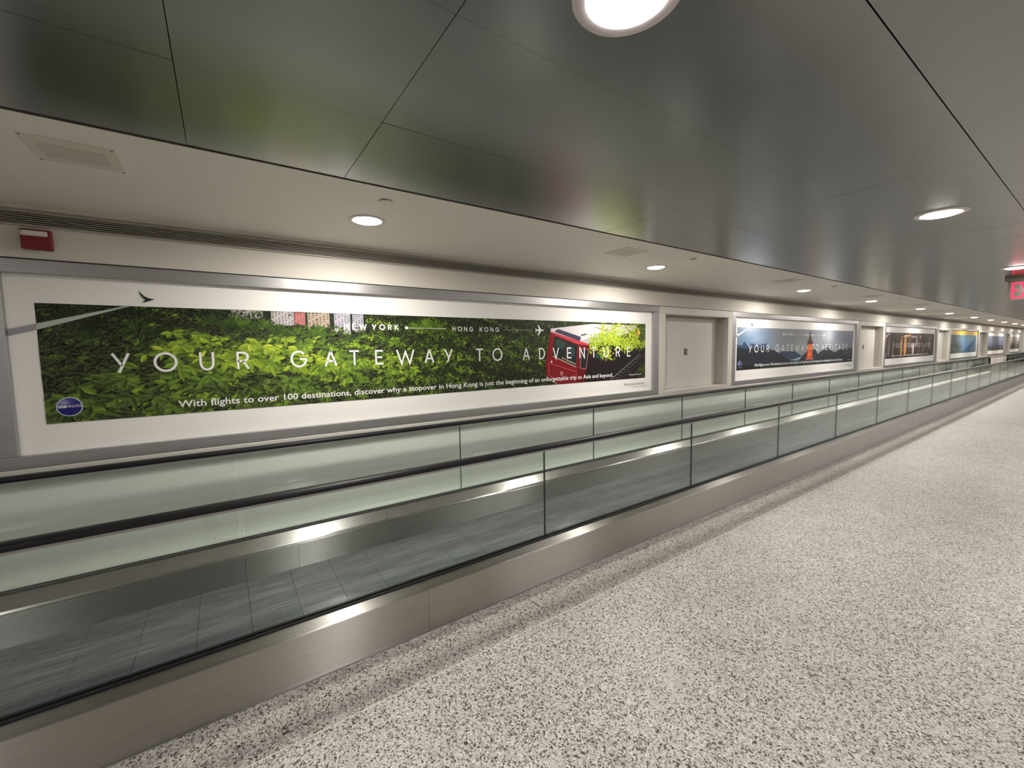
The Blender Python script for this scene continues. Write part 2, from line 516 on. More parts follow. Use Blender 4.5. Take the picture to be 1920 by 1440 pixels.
# ------------------------------------------------------------------ flat colour printing
class Ink:
    """flat printed shapes, later ones lie a hair further out"""
    def __init__(s): s.q = []; s.p = 0.0
    def poly(s, pts, col, w=1.0):
        cols = col if isinstance(col, list) else [col]*len(pts)
        s.p += w
        s.q.append((pts, cols, s.p))
    def build(s, name, parent, x0, x1, U=lambda u: u, V=lambda v: v):
        v = []; f = []; c = []; n = len(s.q)
        for i, (pts, cols, p) in enumerate(s.q):
            x = x0+(x1-x0)*p/max(s.p, 1); k = len(v)
            for (y, z), cc in zip(pts, cols): v.append((x, U(y), V(z))); c.extend(cc)
            f.append(tuple(range(k, k+len(pts))))
        me = bpy.data.meshes.new(name); me.from_pydata(v, [], f)
        at = me.color_attributes.new('Col', 'FLOAT_COLOR', 'POINT')
        at.data.foreach_set('color', c)
        me.materials.append(M['print'])
        return link(name, me, parent)
def clip(pts, u0, u1, v0, v1):
    return [(min(max(a, u0), u1), min(max(b, v0), v1)) for a, b in pts]
def mixc(a, b, t): return tuple(a[i]+(b[i]-a[i])*t for i in range(3))+(1,)
PAL = [ink(8, 13, 6), ink(24, 36, 13), ink(52, 74, 24), ink(92, 124, 32), ink(140, 168, 38), ink(196, 208, 62)]
def pal(t):
    t = min(max(t, 0), .999)*(len(PAL)-1); i = int(t)
    return mixc(PAL[i], PAL[i+1], t-i)
def leaf(I, u, v, ang, ln, wd, col, R, split=.14, w=1.0):
    du, dv = math.cos(ang), math.sin(ang)
    nu, nv = -dv, du
    def P(a, b): return (u+du*ln*a+nu*wd*b, v+dv*ln*a+nv*wd*b)
    b0 = P(0, 0); t = P(1, 0)
    h1 = [b0, t, P(.62, .42), P(.28, .46)]
    h2 = [b0, P(.28, -.46), P(.62, -.42), t]
    I.poly(clip(h1, *R), mixc(col, (0, 0, 0, 1), split), w)
    I.poly(clip(h2, *R), mixc(col, (.75, .85, .3, 1), split*.35), 0)
def fan(I, u, v, r, n, t, R, a0=-20, a1=200, droop=.25):
    for i in range(n):
        a = math.radians(a0+(a1-a0)*(i+RNG.uniform(-.3, .3))/(n-1))
        rr = r*RNG.uniform(.75, 1.05)
        p = (u+math.cos(a)*rr*.6, v+math.sin(a)*rr*.6)
        q = (u+math.cos(a)*rr, v+math.sin(a)*rr-droop*rr*abs(math.cos(a)))
        w = r*.03
        na = a+math.pi/2
        c = pal(t+RNG.uniform(-.13, .13))
        I.poly(clip([(u, v), (p[0]+math.cos(na)*w, p[1]+math.sin(na)*w), q, (p[0]-math.cos(na)*w, p[1]-math.sin(na)*w)], *R), c)
def rect(u0, u1, v0, v1): return [(u0, v0), (u1, v0), (u1, v1), (u0, v1)]
def bumpsum(u, v, L):
    t = 0
    for (cu, cv, su, sv, a) in L: t += a*math.exp(-((u-cu)/su)**2-((v-cv)/sv)**2)
    return t

def art_forest(I, R):
    u0, u1, v0, v1 = R
    I.poly(rect(*R), pal(.08))
    B = [(-.2, 1.70, .22, .07, .30), (.32, 1.70, .2, .07, .36), (.1, 1.55, .45, .09, .30), (.75, 1.55, .25, .1, .32), (-.15, 1.33, .4, .12, .14),
         (.6, 1.33, .4, .09, .12), (1.45, 1.5, .22, .08, .30), (1.95, 1.52, .2, .06, .22), (1.05, 1.7, .25, .06, .2), (2.0, 1.32, .3, .06, .12),
         (1.75, 1.86, .2, .08, .16), (1.2, 1.9, .3, .06, .10), (2.5, 1.65, .4, .15, .06), (2.9, 1.75, .4, .1, .06), (2.3, 1.8, .12, .1, -.1), (-.75, 1.25, .3, .07, .10),
         (-.75, 1.55, .4, .14, -.16), (-.7, 1.85, .6, .15, -.15), (3.2, 1.25, .35, .1, -.28), (-.05, 1.9, .2, .06, -.14), (2.75, 1.3, .25, .08, -.1),
         (-.45, 1.5, .15, .06, -.12), (.2, 1.78, .3, .05, -.1), (.35, 1.41, .2, .04, -.16), (1.15, 1.35, .15, .07, -.12), (2.35, 1.45, .3, .08, -.06), (.95, 1.22, .3, .04, -.1)]
    def tone(u, v): return .335+1.2*bumpsum(u, v, B)
    def size(u, v):
        s = .064 if u < .9 else (.064-(u-.9)*.03 if u < 1.9 else .034)
        if v > 1.72: s *= max(.4, 1-(v-1.72)*2.6)
        return max(s, .024)
    # deep shade
    for i in range(6500):
        u = RNG.uniform(u0, u1); v = RNG.uniform(v0, v1); s = size(u, v)
        leaf(I, u, v, RNG.uniform(0, 6.28), s*RNG.uniform(.7, 1.2), s*.4, pal(tone(u, v)*.5+RNG.uniform(-.12, .06)), R, .14, .1)
    # apartment blocks between the trees
    for (a, b, top, base, c1, c2, nw) in ((.08, .30, 1.972, 1.90, ink(150, 150, 140), ink(90, 92, 90), 8), (.36, .53, 1.972, 1.85, ink(176, 170, 170), ink(100, 98, 104), 7), (.535, .62, 1.972, 1.855, ink(172, 110, 106), ink(128, 70, 72), 4),
                                          (.64, .82, 1.972, 1.84, ink(160, 148, 132), ink(110, 84, 70), 6), (.86, 1.0, 1.972, 1.78, ink(170, 166, 174), ink(98, 96, 110), 5), (1.02, 1.12, 1.972, 1.80, ink(162, 158, 166), ink(92, 92, 104), 4)):
        I.poly(rect(a, b, base, top), c1)
        k = (b-a)/nw
        for r in range(int((top-base)/.017)):
            for j in range(nw):
                if (j+r) % 5 != 4: I.poly(rect(a+k*(j+.22), a+k*(j+.74), top-.014-r*.017, top-.005-r*.017), c2, .1)
    # fan palms on the upper slope
    fans = [(-.5, 1.78, .22, .22), (-.3, 1.74, .2, .24), (.1, 1.84, .2, .32), (.3, 1.83, .18, .34), (.42, 1.78, .18, .36), (-.05, 1.86, .16, .26), (.55, 1.75, .2, .38), (.72, 1.78, .18, .40), (.85, 1.72, .16, .44),
            (.62, 1.68, .2, .4), (-.75, 1.72, .2, .18), (1.75, 1.86, .2, .46), (1.62, 1.84, .15, .42), (1.88, 1.84, .16, .42), (1.3, 1.7, .16, .34), (2.05, 1.78, .14, .36), (-.85, 1.86, .2, .14)]
    # branches on the shaded left
    for pts in ([(-.86, 1.62), (-.84, 1.5), (-.83, 1.4)], [(-.76, 1.55), (-.70, 1.46), (-.67, 1.36)], [(-.62, 1.66), (-.55, 1.58)]):
        for a, b in zip(pts[:-1], pts[1:]):
            I.poly([(a[0]-.004, a[1]), (b[0]-.003, b[1]), (b[0]+.003, b[1]), (a[0]+.004, a[1])], ink(112, 110, 78))
    # foliage, far to near
    L = []
    for i in range(21000):
        u = RNG.uniform(u0, u1); v = v0+(v1-v0)*RNG.uniform(0, 1)
        if v > 1.86 and .3 < u < 1.14 and RNG.random() < .97: continue
        if v > 1.80 and .5 < u < 1.14 and RNG.random() < .6: continue
        L.append((v-RNG.uniform(0, .08), u, v))
    L.sort(reverse=True)
    done = False
    for (_, u, v) in L:
        if v < 1.70 and not done:
            done = True
            for (a, b, r, t) in fans: fan(I, a, b, r*.62, 40, t+.08, R)
            for (a, b, r, t) in fans: fan(I, a+.13, b-.04, r*.5, 34, t+.02, R)
        s = size(u, v); t = tone(u, v)
        cl = .12*math.sin(u*17+3*math.sin(v*23))+.10*math.sin(v*41+u*9)+.07*math.sin(u*53-v*31)
        tt = t+1.25*cl+RNG.normal(0, .11)
        if RNG.random() < .33: tt -= .30
        k = RNG.uniform(.6, 1.2)
        ang = RNG.choice([-.5, -2.6, -1.2, 3.6, .3])+RNG.normal(0, .45)
        leaf(I, u, v, ang, s*k, s*k*.42, pal(tt), R, .18, .1)
    # leafy sprays with clear single leaves
    for (cu, cv, sz, t) in [(-.2, 1.7, .075, .72), (.32, 1.69, .08, .78), (.05, 1.6, .085, .7), (.5, 1.62, .085, .74), (.25, 1.52, .09, .68), (-.35, 1.55, .085, .6), (.75, 1.56, .08, .72), (-.55, 1.42, .09, .5), (-.1, 1.42, .09, .56),
                            (.45, 1.4, .095, .5), (.9, 1.45, .08, .62), (-.7, 1.3, .1, .46), (-.35, 1.28, .1, .42), (.1, 1.3, .1, .42), (.65, 1.3, .09, .5), (1.4, 1.5, .06, .72), (1.55, 1.45, .06, .62), (1.9, 1.53, .05, .66), (1.25, 1.42, .06, .55),
                            (2.1, 1.45, .045, .55), (1.7, 1.33, .055, .5), (-.9, 1.22, .1, .42), (.3, 1.22, .09, .4), (1.05, 1.3, .07, .46), (2.45, 1.55, .04, .5), (2.7, 1.66, .04, .48), (2.95, 1.6, .038, .46)]:
        for b in range(7):
            bu, bv = cu+RNG.normal(0, .12), cv+RNG.normal(0, .05)
            for j in range(6):
                a = -math.pi/2+RNG.uniform(-2.0, 2.0)
                leaf(I, bu, bv, a, sz*RNG.uniform(.7, 1.15), sz*.42, pal(t+RNG.normal(0, .09)), R, .22)
    # ---- tram
    red = ink(118, 12, 24); red2 = ink(90, 10, 20); dred = ink(60, 10, 16); hi = ink(190, 60, 70)
    I.poly([(3.30, 1.20), (4.1, 1.163), (4.1, 1.75), (3.5, 1.5)], ink(16, 14, 14))
    I.poly([(4.02, 1.163), (5.27, 1.163), (5.27, 1.62), (4.07, 1.66)], ink(26, 18, 18))      # shaded side and track bed
    I.poly([(4.1, 1.50), (4.55, 1.40), (4.55, 1.62), (4.1, 1.62)], ink(44, 16, 20))
    I.poly([(3.425, 1.872), (4.137, 1.945), (5.07, 1.94), (5.0, 1.86), (4.75, 1.80), (4.084, 1.668), (3.93, 1.71), (3.412, 1.828)], ink(206, 200, 204))
    I.poly([(3.93, 1.71), (4.084, 1.668), (4.75, 1.80), (4.25, 1.80)], ink(188, 182, 186))
    I.poly([(4.6, 1.93), (5.069, 1.94), (5.07, 1.897), (4.85, 1.85)], ink(178, 172, 196))
    I.poly([(3.541, 1.868), (3.934, 1.771), (3.926, 1.709), (3.476, 1.833)], ink(62, 58, 86))
    I.poly([(3.94, 1.80), (4.05, 1.815), (4.045, 1.80), (3.945, 1.782)], ink(56, 50, 50))
    I.poly([(3.412, 1.828), (3.888, 1.668), (3.862, 1.163), (3.56, 1.163), (3.345, 1.27), (3.33, 1.42)], red)
    I.poly([(3.888, 1.668), (4.084, 1.668), (4.05, 1.40), (4.0, 1.163), (3.862, 1.163)], red2)
    I.poly([(3.412, 1.838), (3.926, 1.712), (4.09, 1.672), (4.084, 1.654), (3.888, 1.672), (3.412, 1.818)], hi)
    I.poly([(3.485, 1.775), (3.875, 1.662), (3.85, 1.375), (3.44, 1.53)], ink(22, 34, 34))
    I.poly([(3.52, 1.74), (3.68, 1.695), (3.62, 1.60), (3.48, 1.66)], ink(52, 74, 66))
    I.poly([(3.70, 1.66), (3.83, 1.62), (3.82, 1.50), (3.72, 1.55)], ink(44, 62, 66))
    I.poly([(3.60, 1.51), (3.84, 1.42), (3.84, 1.40), (3.60, 1.49)], ink(140, 132, 112))
    I.poly([(3.452, 1.53), (3.85, 1.378), (3.85, 1.366), (3.446, 1.518)], ink(170, 150, 130))
    I.poly([(3.672, 1.71), (3.684, 1.707), (3.66, 1.45), (3.648, 1.455)], ink(96, 22, 30))
    I.poly([(3.954, 1.616), (4.077, 1.60), (4.03, 1.338), (3.917, 1.358)], ink(18, 30, 32))
    for a, b in (((3.954, 1.616), (4.077, 1.60)), ((4.077, 1.60), (4.03, 1.338)), ((4.03, 1.338), (3.917, 1.358)), ((3.917, 1.358), (3.954, 1.616))):
        I.poly([(a[0]-.006, a[1]-.004), (b[0]-.006, b[1]-.004), (b[0]+.006, b[1]+.004), (a[0]+.006, a[1]+.004)], ink(178, 96, 100))
    for a, b in (((3.38, 1.44), (3.85, 1.31)), ((3.85, 1.31), (3.845, 1.19)), ((3.38, 1.44), (3.385, 1.28)), ((3.385, 1.28), (3.60, 1.19))):
        I.poly([(a[0]-.003, a[1]-.002), (b[0]-.003, b[1]-.002), (b[0]+.003, b[1]+.002), (a[0]+.003, a[1]+.002)], ink(196, 92, 96))
    def disc(cu, cv, r, c, ry=None, n=20):
        I.poly([(cu+r*math.cos(6.283*i/n), cv+(ry or r)*math.sin(6.283*i/n)) for i in range(n)], c)
    disc(3.426, 1.455, .012, ink(236, 220, 210))
    disc(3.594, 1.30, .026, ink(210, 150, 150)); disc(3.594, 1.30, .019, red); disc(3.594, 1.30, .011, ink(200, 130, 130))
    I.poly([(3.33, 1.30), (3.355, 1.26), (3.52, 1.178), (3.52, 1.163), (3.5, 1.163), (3.34, 1.25)], ink(120, 100, 96))
    # rails
    for k, (a, b) in enumerate((((4.50, 1.163), (5.15, 1.52)), ((4.62, 1.163), (5.27, 1.52)), ((4.72, 1.163), (5.27, 1.46)), ((4.9, 1.163), (5.27, 1.37)))):
        wd = .010 if k == 0 else .005
        I.poly([(a[0]-wd, a[1]), (a[0]+wd, a[1]), (b[0]+wd*.6, b[1]), (b[0]-wd*.6, b[1])], ink(132, 132, 128) if k == 0 else ink(86, 88, 84))
    for k in range(9):
        a = 4.58+k*.066; b = 1.19+k*.037
        I.poly([(a, b), (a+.10, b-.012), (a+.10, b-.004), (a, b+.008)], ink(78, 80, 78))
    for (a, b) in ((4.25, 1.52), (4.32, 1.49)):
        disc(a, b, .03, ink(14, 70, 52), .045)
    # sunlit tree over the tram
    for i in range(1700):
        cu = 4.1+RNG.random()*1.15
        mid = 1.70+.05*math.sin(cu*6)
        cv = mid+RNG.normal(0, .055)+(.05 if cu > 4.9 else 0)
        if RNG.random() < .22: cu = RNG.uniform(4.3, 5.25); cv = RNG.uniform(1.78, 1.96)
        if RNG.random() < .08: cu = RNG.normal(4.42, .07); cv = RNG.uniform(1.46, 1.62)
        if cv < 1.56 and cu > 4.6: continue
        s = RNG.uniform(.022, .045)
        leaf(I, cu, cv, RNG.uniform(0, 6.28), s, s*.5, pal(.86+RNG.normal(0, .13)), R, .1)
    for pts in ([(4.2, 1.90), (4.45, 1.86), (4.6, 1.89), (4.62, 1.95)], [(4.8, 1.95), (4.9, 1.86), (5.0, 1.82)]):
        for a, b in zip(pts[:-1], pts[1:]):
            I.poly([(a[0], a[1]-.005), (b[0], b[1]-.005), (b[0], b[1]+.004), (a[0], a[1]+.005)], ink(132, 112, 30))
    for i in range(160):
        cu = RNG.uniform(5.12, 5.27); cv = RNG.uniform(1.72, 1.965)
        leaf(I, cu, cv, RNG.uniform(0, 6.28), .04, .018, pal(.35+RNG.normal(0, .1)), R)
    for i in range(60):
        cu = RNG.uniform(5.1, 5.27); cv = RNG.uniform(1.17, 1.36)
        leaf(I, cu, cv, RNG.uniform(0, 6.28), .045, .02, pal(.36+RNG.normal(0, .1)), R)
    disc(5.114, 1.835, .035, ink(206, 150, 60), .035); disc(5.114, 1.845, .02, ink(226, 180, 90))

def grid_fill(I, R, fn, nu=44, nv=14):
    u0, u1, v0, v1 = R
    for i in range(nu):
        for j in range(nv):
            a, b = i/nu, (i+1)/nu; c, d = j/nv, (j+1)/nv
            pts = [(a, c), (b, c), (b, d), (a, d)]
            I.poly([(u0+(u1-u0)*p, v0+(v1-v0)*q) for p, q in pts], [fn(p, q) for p, q in pts])

def art_mountain(I, R):
    u0, u1, v0, v1 = R
    W = u1-u0
    def sky(p, q):
        c = (128, 134, 142)
        def ad(c, d, t): return tuple(c[i]+(d[i]-c[i])*t for i in range(3))
        c = ad(c, (92, 122, 156), math.exp(-((p-.10)/.14)**2-((q-.72)/.3)**2))
        c = ad(c, (178, 190, 206), .8*math.exp(-((p-.08)/.07)**2-((q-1)/.2)**2))
        c = ad(c, (150, 168, 186), .6*math.exp(-((p-.13)/.06)**2-((q-.72)/.12)**2))
        c = ad(c, (150, 152, 150), .5*math.exp(-((p-.46)/.14)**2-((q-.5)/.25)**2))
        c = ad(c, (200, 206, 210), .7*math.exp(-((p-.735)/.05)**2-((q-.85)/.25)**2))
        c = ad(c, (96, 100, 122), .7*math.exp(-((p-.95)/.15)**2-((q-.7)/.4)**2))
        c = ad(c, (112, 116, 122), .5*math.exp(-((p-.33)/.1)**2-((q-.8)/.2)**2))
        return ink(*c)
    grid_fill(I, R, sky)
    F = lambda L: [(u0+W*p, v0+(v1-v0)*q) for p, q in L]
    I.poly(F([(0, .3), (.2, .3), (.2, .62), (.13, .58), (.09, .63), (.07, .55), (.045, .67), (.03, .57), (0, .6)]), ink(44, 66, 96))
    I.poly(F([(.25, .1), (.30, .42), (.36, .40), (.40, .42), (.46, .30), (.52, .18), (.52, .1)]), ink(38, 58, 84))
    I.poly(F([(.37, .17), (.42, .20), (.47, .25), (.485, .19), (.44, .14)]), ink(140, 160, 176))
    I.poly(F([(0, 0), (.4, 0), (.39, .12), (.30, .34), (.25, .44), (.18, .5), (.08, .5), (0, .52)]), ink(20, 27, 38))
    I.poly(F([(.42, 0), (.44, .12), (.50, .34), (.56, .46), (.60, .42), (.62, .3), (.66, .40), (.72, .49), (.76, .38), (.8, .33), (.85, .42), (.92, .46), (1, .43), (1, 0)]), ink(34, 38, 48))
    I.poly(F([(.55, 0), (.62, .2), (.72, .26), (.85, .24), (1, .28), (1, 0)]), ink(24, 28, 34))
    for k in range(14):
        p = .84+RNG.random()*.14; q = .16+RNG.random()*.22
        I.poly(F([(p, q), (p+.02, q+.015), (p+.035, q+.05), (p+.012, q+.03)]), ink(70, 76, 84))
    I.poly(F([(0, 0), (1, 0), (1, .12), (.6, .08), (0, .1)]), ink(14, 16, 20))
    # dark and glowing figure
    c = .545
    I.poly(F([(c-.043, .15), (c-.03, .30), (c-.028, .55), (c-.022, .68), (c-.011, .73), (c-.010, .85), (c-.006, .93), (c, .95), (c+.006, .93), (c+.010, .85), (c+.011, .73), (c+.024, .66), (c+.028, .5), (c+.030, .3), (c+.036, .15)]), ink(66, 34, 42))
    I.poly(F([(c-.027, .18), (c-.022, .55), (c-.008, .60), (c+.018, .58), (c+.022, .3), (c+.026, .18)]), ink(206, 74, 34))
    I.poly(F([(c-.012, .22), (c-.012, .5), (c+.004, .56), (c+.014, .48), (c+.012, .3)]), ink(246, 128, 58))
    I.poly(F([(c-.004, .30), (c+.008, .36), (c+.004, .46), (c-.006, .42)]), ink(150, 44, 26))
    for k in range(12):
        p = c-.035+k*.006
        I.poly(F([(p, .15), (p+.005, .15), (p+.004, .19+.02*RNG.random()), (p+.001, .18)]), ink(220, 120, 90))

def art_bar(I, R):
    u0, u1, v0, v1 = R; W = u1-u0
    F = lambda L: [(u0+W*p, v0+(v1-v0)*q) for p, q in L]
    def bg(p, q): return ink(*(46+18*math.sin(p*31)+16*q, 36+12*math.sin(p*31+1)+8*q, 32+10*math.sin(p*23)+6*q))
    grid_fill(I, R, bg, 60, 6)
    for (p, w, a, b, c) in ((.285, .022, .08, .86, (196, 142, 88)), (.355, .026, .08, .92, (214, 150, 70)), (.32, .02, .3, .85, (86, 40, 22)), (.52, .022, .12, .6, (176, 164, 160)), (.06, .022, .05, .75, (96, 92, 90)),
                            (.13, .02, .06, .7, (104, 98, 92)), (.2, .018, .2, .6, (70, 50, 42)), (.59, .02, .4, .82, (116, 110, 106)), (.66, .02, .1, .45, (92, 66, 52)), (.74, .025, .15, .5, (104, 90, 80)), (.82, .02, .2, .6, (84, 62, 50)),
                            (.89, .03, .25, .85, (112, 104, 86)), (.95, .02, .1, .5, (80, 60, 50)), (.43, .015, .3, .9, (90, 70, 56))):
        I.poly(F([(p-w*.5, a), (p+w*.5, a), (p+w, a+(b-a)*.25), (p+w*.9, a+(b-a)*.7), (p+w*.3, b), (p-w*.3, b), (p-w*.9, a+(b-a)*.7), (p-w, a+(b-a)*.25)]), ink(*c))
    I.poly(F([(.33, .86), (.46, .90), (.46, .93), (.33, .9)]), ink(236, 190, 120))
    I.poly(F([(0, 0), (1, 0), (1, .06), (0, .06)]), ink(40, 26, 22))

def art_reef(I, R):
    u0, u1, v0, v1 = R
    def bg(p, q):
        c = [92, 104, 100]
        def ad(d, t): return [c[i]+(d[i]-c[i])*t for i in range(3)]
        c = ad((110, 150, 190), math.exp(-((p-.55)/.28)**2-((q-.5)/.6)**2))
        c = ad((150, 190, 214), .7*math.exp(-((p-.72)/.16)**2-((q-.75)/.3)**2))
        c = ad((70, 82, 74), .6*math.exp(-((p-.1)/.2)**2-((q-.1)/.4)**2))
        return ink(*c)
    grid_fill(I, R, bg, 24, 8)
    W = u1-u0; H = v1-v0
    for k in range(90):
        p, q = RNG.random()*.4, RNG.random()*.55
        leaf(I, u0+W*p, v0+H*q, RNG.uniform(0, 6.28), .18, .08, ink(*RNG.choice([(88, 100, 86), (132, 138, 126), (66, 76, 70), (150, 150, 138)])), R)
    I.poly([(u0+W*.45, v0), (u0+W*.98, v0+H*.95), (u0+W*.9, v0+H*.4), (u0+W*.7, v0)], ink(60, 104, 140))
def art_dusk(I, R):
    def bg(p, q): return ink(92+30*q+40*max(0, p-.8)*3, 100+26*q+60*max(0, p-.8)*3, 126+20*q+60*max(0, p-.8)*3)
    grid_fill(I, R, bg, 20, 6)
    u0, u1, v0, v1 = R; W = u1-u0; H = v1-v0
    for k in range(26):
        a = k/26; h = .15+.25*RNG.random()
        I.poly(rect(u0+W*a, u0+W*(a+.042), v0, v0+H*h), ink(*RNG.choice([(78, 80, 88), (94, 90, 92), (64, 68, 78)])))
def art_table(I, R):
    def bg(p, q): return ink(100+90*q, 90+92*q, 82+96*q)
    grid_fill(I, R, bg, 16, 8)
    u0, u1, v0, v1 = R; W = u1-u0; H = v1-v0
    I.poly(rect(u0, u1, v0, v0+H*.35), ink(74, 62, 54))
    for k in range(10):
        a = k/10; h = .35+.3*RNG.random()
        I.poly(rect(u0+W*a, u0+W*(a+.06), v0+H*.05, v0+H*h), ink(*RNG.choice([(96, 82, 74), (150, 140, 130), (60, 48, 44)])))

BIRD = [(-.472, 2.087), (-.467, 2.060), (-.456, 2.040), (-.440, 2.020), (-.448, 2.006), (-.461, 1.996), (-.440, 2.002), (-.424, 2.008), (-.400, 2.018), (-.387, 2.028), (-.408, 2.029), (-.428, 2.036), (-.446, 2.048), (-.460, 2.066)]
HEAD1 = [('Y', -.653, -.551), ('O', -.42, -.285), ('U', -.146, -.055), ('R', .098, .182), ('G', .488, .615), ('A', .764, .863), ('T', .977, 1.065), ('E', 1.217, 1.292), ('W', 1.425, 1.611), ('A', 1.725, 1.823), ('Y', 1.945, 2.042),
         ('T', 2.334, 2.421), ('O', 2.551, 2.681), ('A', 2.982, 3.076), ('D', 3.227, 3.318), ('V', 3.452, 3.546), ('E', 3.689, 3.764), ('N', 3.908, 4.006), ('T', 4.131, 4.221), ('U', 4.37, 4.462), ('R', 4.619, 4.704), ('E', 4.858, 4.933)]
TAG = 'With flights to over 100 destinations, discover why a stopover in Hong Kong is just the beginning of an unforgettable trip to Asia and beyond.'

def poster(yL, yR, art, headline, label, full=True, extra=None, frame=True):
    """framed wide advertising panel; U and V place the sheet layout (6.55 x 1.19 units) on the wall"""
    p = empty('advertising_poster', label, 'poster', 'framed posters along the corridor wall')
    k = (yR-yL)/(5.42+1.13)
    U = lambda u: yL+(u+1.13)*k
    xb = XW-.036
    z0, z1 = 1.0234, 2.1048
    kv = (z1-z0)/(2.156-.965)
    V = lambda v: z0+(v-.965)*kv
    fw = .1135
    # frame members
    bevel(box('frame_rail', XW-.063, XW+.004, yL-fw, yR+fw, z1, 2.1848, M['alu'], p), .003)
    bevel(box('frame_rail', XW-.063, XW+.004, yL-fw, yR+fw, .9471, z0, M['alu'], p), .003)
    bevel(box('frame_stile', XW-.063, XW+.004, yL-fw, yL, z0, z1, M['alu'], p), .003)
    bevel(box('frame_stile', XW-.063, XW+.004, yR, yR+fw, z0, z1, M['alu'], p), .003)
    box('poster_board', XW-.08, xb, yL-.01, yR+.01, z0-.01, z1+.01, M['board'], p)
    I = Ink()
    R = (-1.0, 5.27, 1.161, 1.970)
    art(I, R)
    pr = I.build('printed_picture', p, xb+.0006, xb+.0046, U, V)
    xt = xb+.0052
    if extra: extra(p, U, V, xt)
    if not full: return p
    # vapour trail and wing mark
    J = Ink()
    J.poly([(-1.129, 1.752), (-1.0, 1.793), (-1.0, 1.834), (-1.129, 1.795)], ink(150, 150, 152))
    J.poly([(-1.0, 1.793), (-.545, 1.962), (-.535, 1.968), (-.56, 1.966), (-1.0, 1.834)], ink(172, 184, 172) if art is art_forest else ink(226, 230, 234))
    J.build('vapour_trail', p, xt, xt+.0002, U, V)
    mb = MB(); mb.poly([(xt, U(a), V(b)) for a, b in BIRD]); mb.build('wing_mark', M['black'], p)
    # route line
    rt = empty('route_line'); rt.parent = p
    for word, wa, wb, za, zb, wd in (('NEW', .945, 1.143, 1.826, 1.876, .0115), ('YORK', 1.197, 1.455, 1.826, 1.876, .0115), ('HONG', 2.05, 2.302, 1.823, 1.869, .008), ('KONG', 2.386, 2.642, 1.823, 1.869, .008)):
        for c, a, b in spaced(word, wa, wb):
            mb = MB(); letters(mb, [(c, U(a), U(b))], V(za), V(zb), wd*kv, xt); mb.build('letter', M['white'], rt)
    n = 20
    mb = MB()
    mb.poly([(xt, U(1.539)+.0145*math.cos(6.283*i/n), V(1.849)+.0145*math.sin(6.283*i/n)) for i in range(n)])
    mb.build('dot', M['white'], rt)
    mb = MB()
    mb.poly([(xt, U(1.55), V(1.845)), (xt, U(1.966), V(1.845)), (xt, U(1.966), V(1.84)), (xt, U(1.972), V(1.84)), (xt, U(1.972), V(1.854)), (xt, U(1.966), V(1.854)), (xt, U(1.966), V(1.849)), (xt, U(1.55), V(1.849))])
    mb.build('line', M['white'], rt)
    mb = MB()
    mb.poly([(xt, U(2.707), V(1.8445)), (xt, U(3.108), V(1.8445)), (xt, U(3.108), V(1.841)), (xt, U(3.118), V(1.846)), (xt, U(3.108), V(1.851)), (xt, U(3.108), V(1.847)), (xt, U(2.707), V(1.847))])
    mb.build('line', M['white'], rt)
    # little aeroplane, nose to the right
    half = [(3.307, 0), (3.295, .007), (3.262, .009), (3.222, .064), (3.208, .064), (3.228, .009), (3.192, .008), (3.180, .022), (3.172, .022), (3.177, 0)]
    mb = MB()
    mb.poly([(xt, U(a), V(1.848+b)) for a, b in half]+[(xt, U(a), V(1.848-b)) for a, b in half[-2:0:-1]])
    mb.build('aeroplane_mark', M['white'], rt)
    # headline
    hd = empty('headline'); hd.parent = p
    for c, a, b in headline:
        mb = MB(); letters(mb, [(c, U(a), U(b))], V(1.491), V(1.630), .015, xt)
        mb.build('letter', M['white'], hd)
    tag(text_mesh(TAG, U(-.298), U(4.556), V(1.2115), .052*kv, xt, .012).build('tag_line', M['white'], p), kind='stuff')
    tag(text_mesh('cathaypacific.com', U(4.90), U(5.18), V(1.212), .02, xt, .0).build('web_address', M['white'], p), kind='stuff')
    # round blue emblem
    J = Ink(); cu, cv, r = U(-.883), V(1.2695), .0595
    ring = [(cu+r*math.cos(6.283*i/36), cv+r*math.sin(6.283*i/36)) for i in range(36)]
    J.poly(ring, ink(206, 212, 220))
    def blue(a, b):
        t = math.exp(-((a+.45)/.55)**2-((b-.5)/.42)**2) if b > .0 else 0
        c = (26, 26, 104) if b < 0 else (40, 40, 120)
        return ink(*[c[i]+((176, 176, 206)[i]-c[i])*t*.8 for i in range(3)])
    ri = r*.925
    for j in range(8):
        for i in range(36):
            q = []
            for (jj, ii) in ((j, i), (j+1, i), (j+1, i+1), (j, i+1)):
                rr = jj/8; a = 6.283185*ii/36
                q.append((rr*math.cos(a), rr*math.sin(a)))
            J.poly([(cu+ri*a, cv+ri*b) for a, b in q], [blue(a, b) for a, b in q])
    em = J.build('emblem', p, xt, xt+.0005)
    tag(text_mesh('one', cu-.052, cu-.013, cv-.0055, .022, xt+.0008, .03).build('emblem_word', M['white'], em), kind='stuff')
    tag(text_mesh('world', cu-.011, cu+.052, cv-.0055, .022, xt+.0008, .0).build('emblem_word', M['ring'], em), kind='stuff')
    # maker's line at the lower right
    mb = MB(); mb.poly([(xt, U(4.80+(a+.472)*.42), V(1.068+(b-1.996)*.5)) for a, b in BIRD]); mb.build('wing_mark', M['black'], p)
    tag(text_mesh('CATHAY PACIFIC', U(4.852), U(5.25), V(1.066), .0245, xt, .0).build('maker_name', M['greyprint'], p), kind='stuff')
    tag(text_mesh('M O V E   B E Y O N D', U(5.0), U(5.31), V(1.03), .0145, xt, .0).build('maker_name', M['greyprint'], p), kind='stuff')
    return p

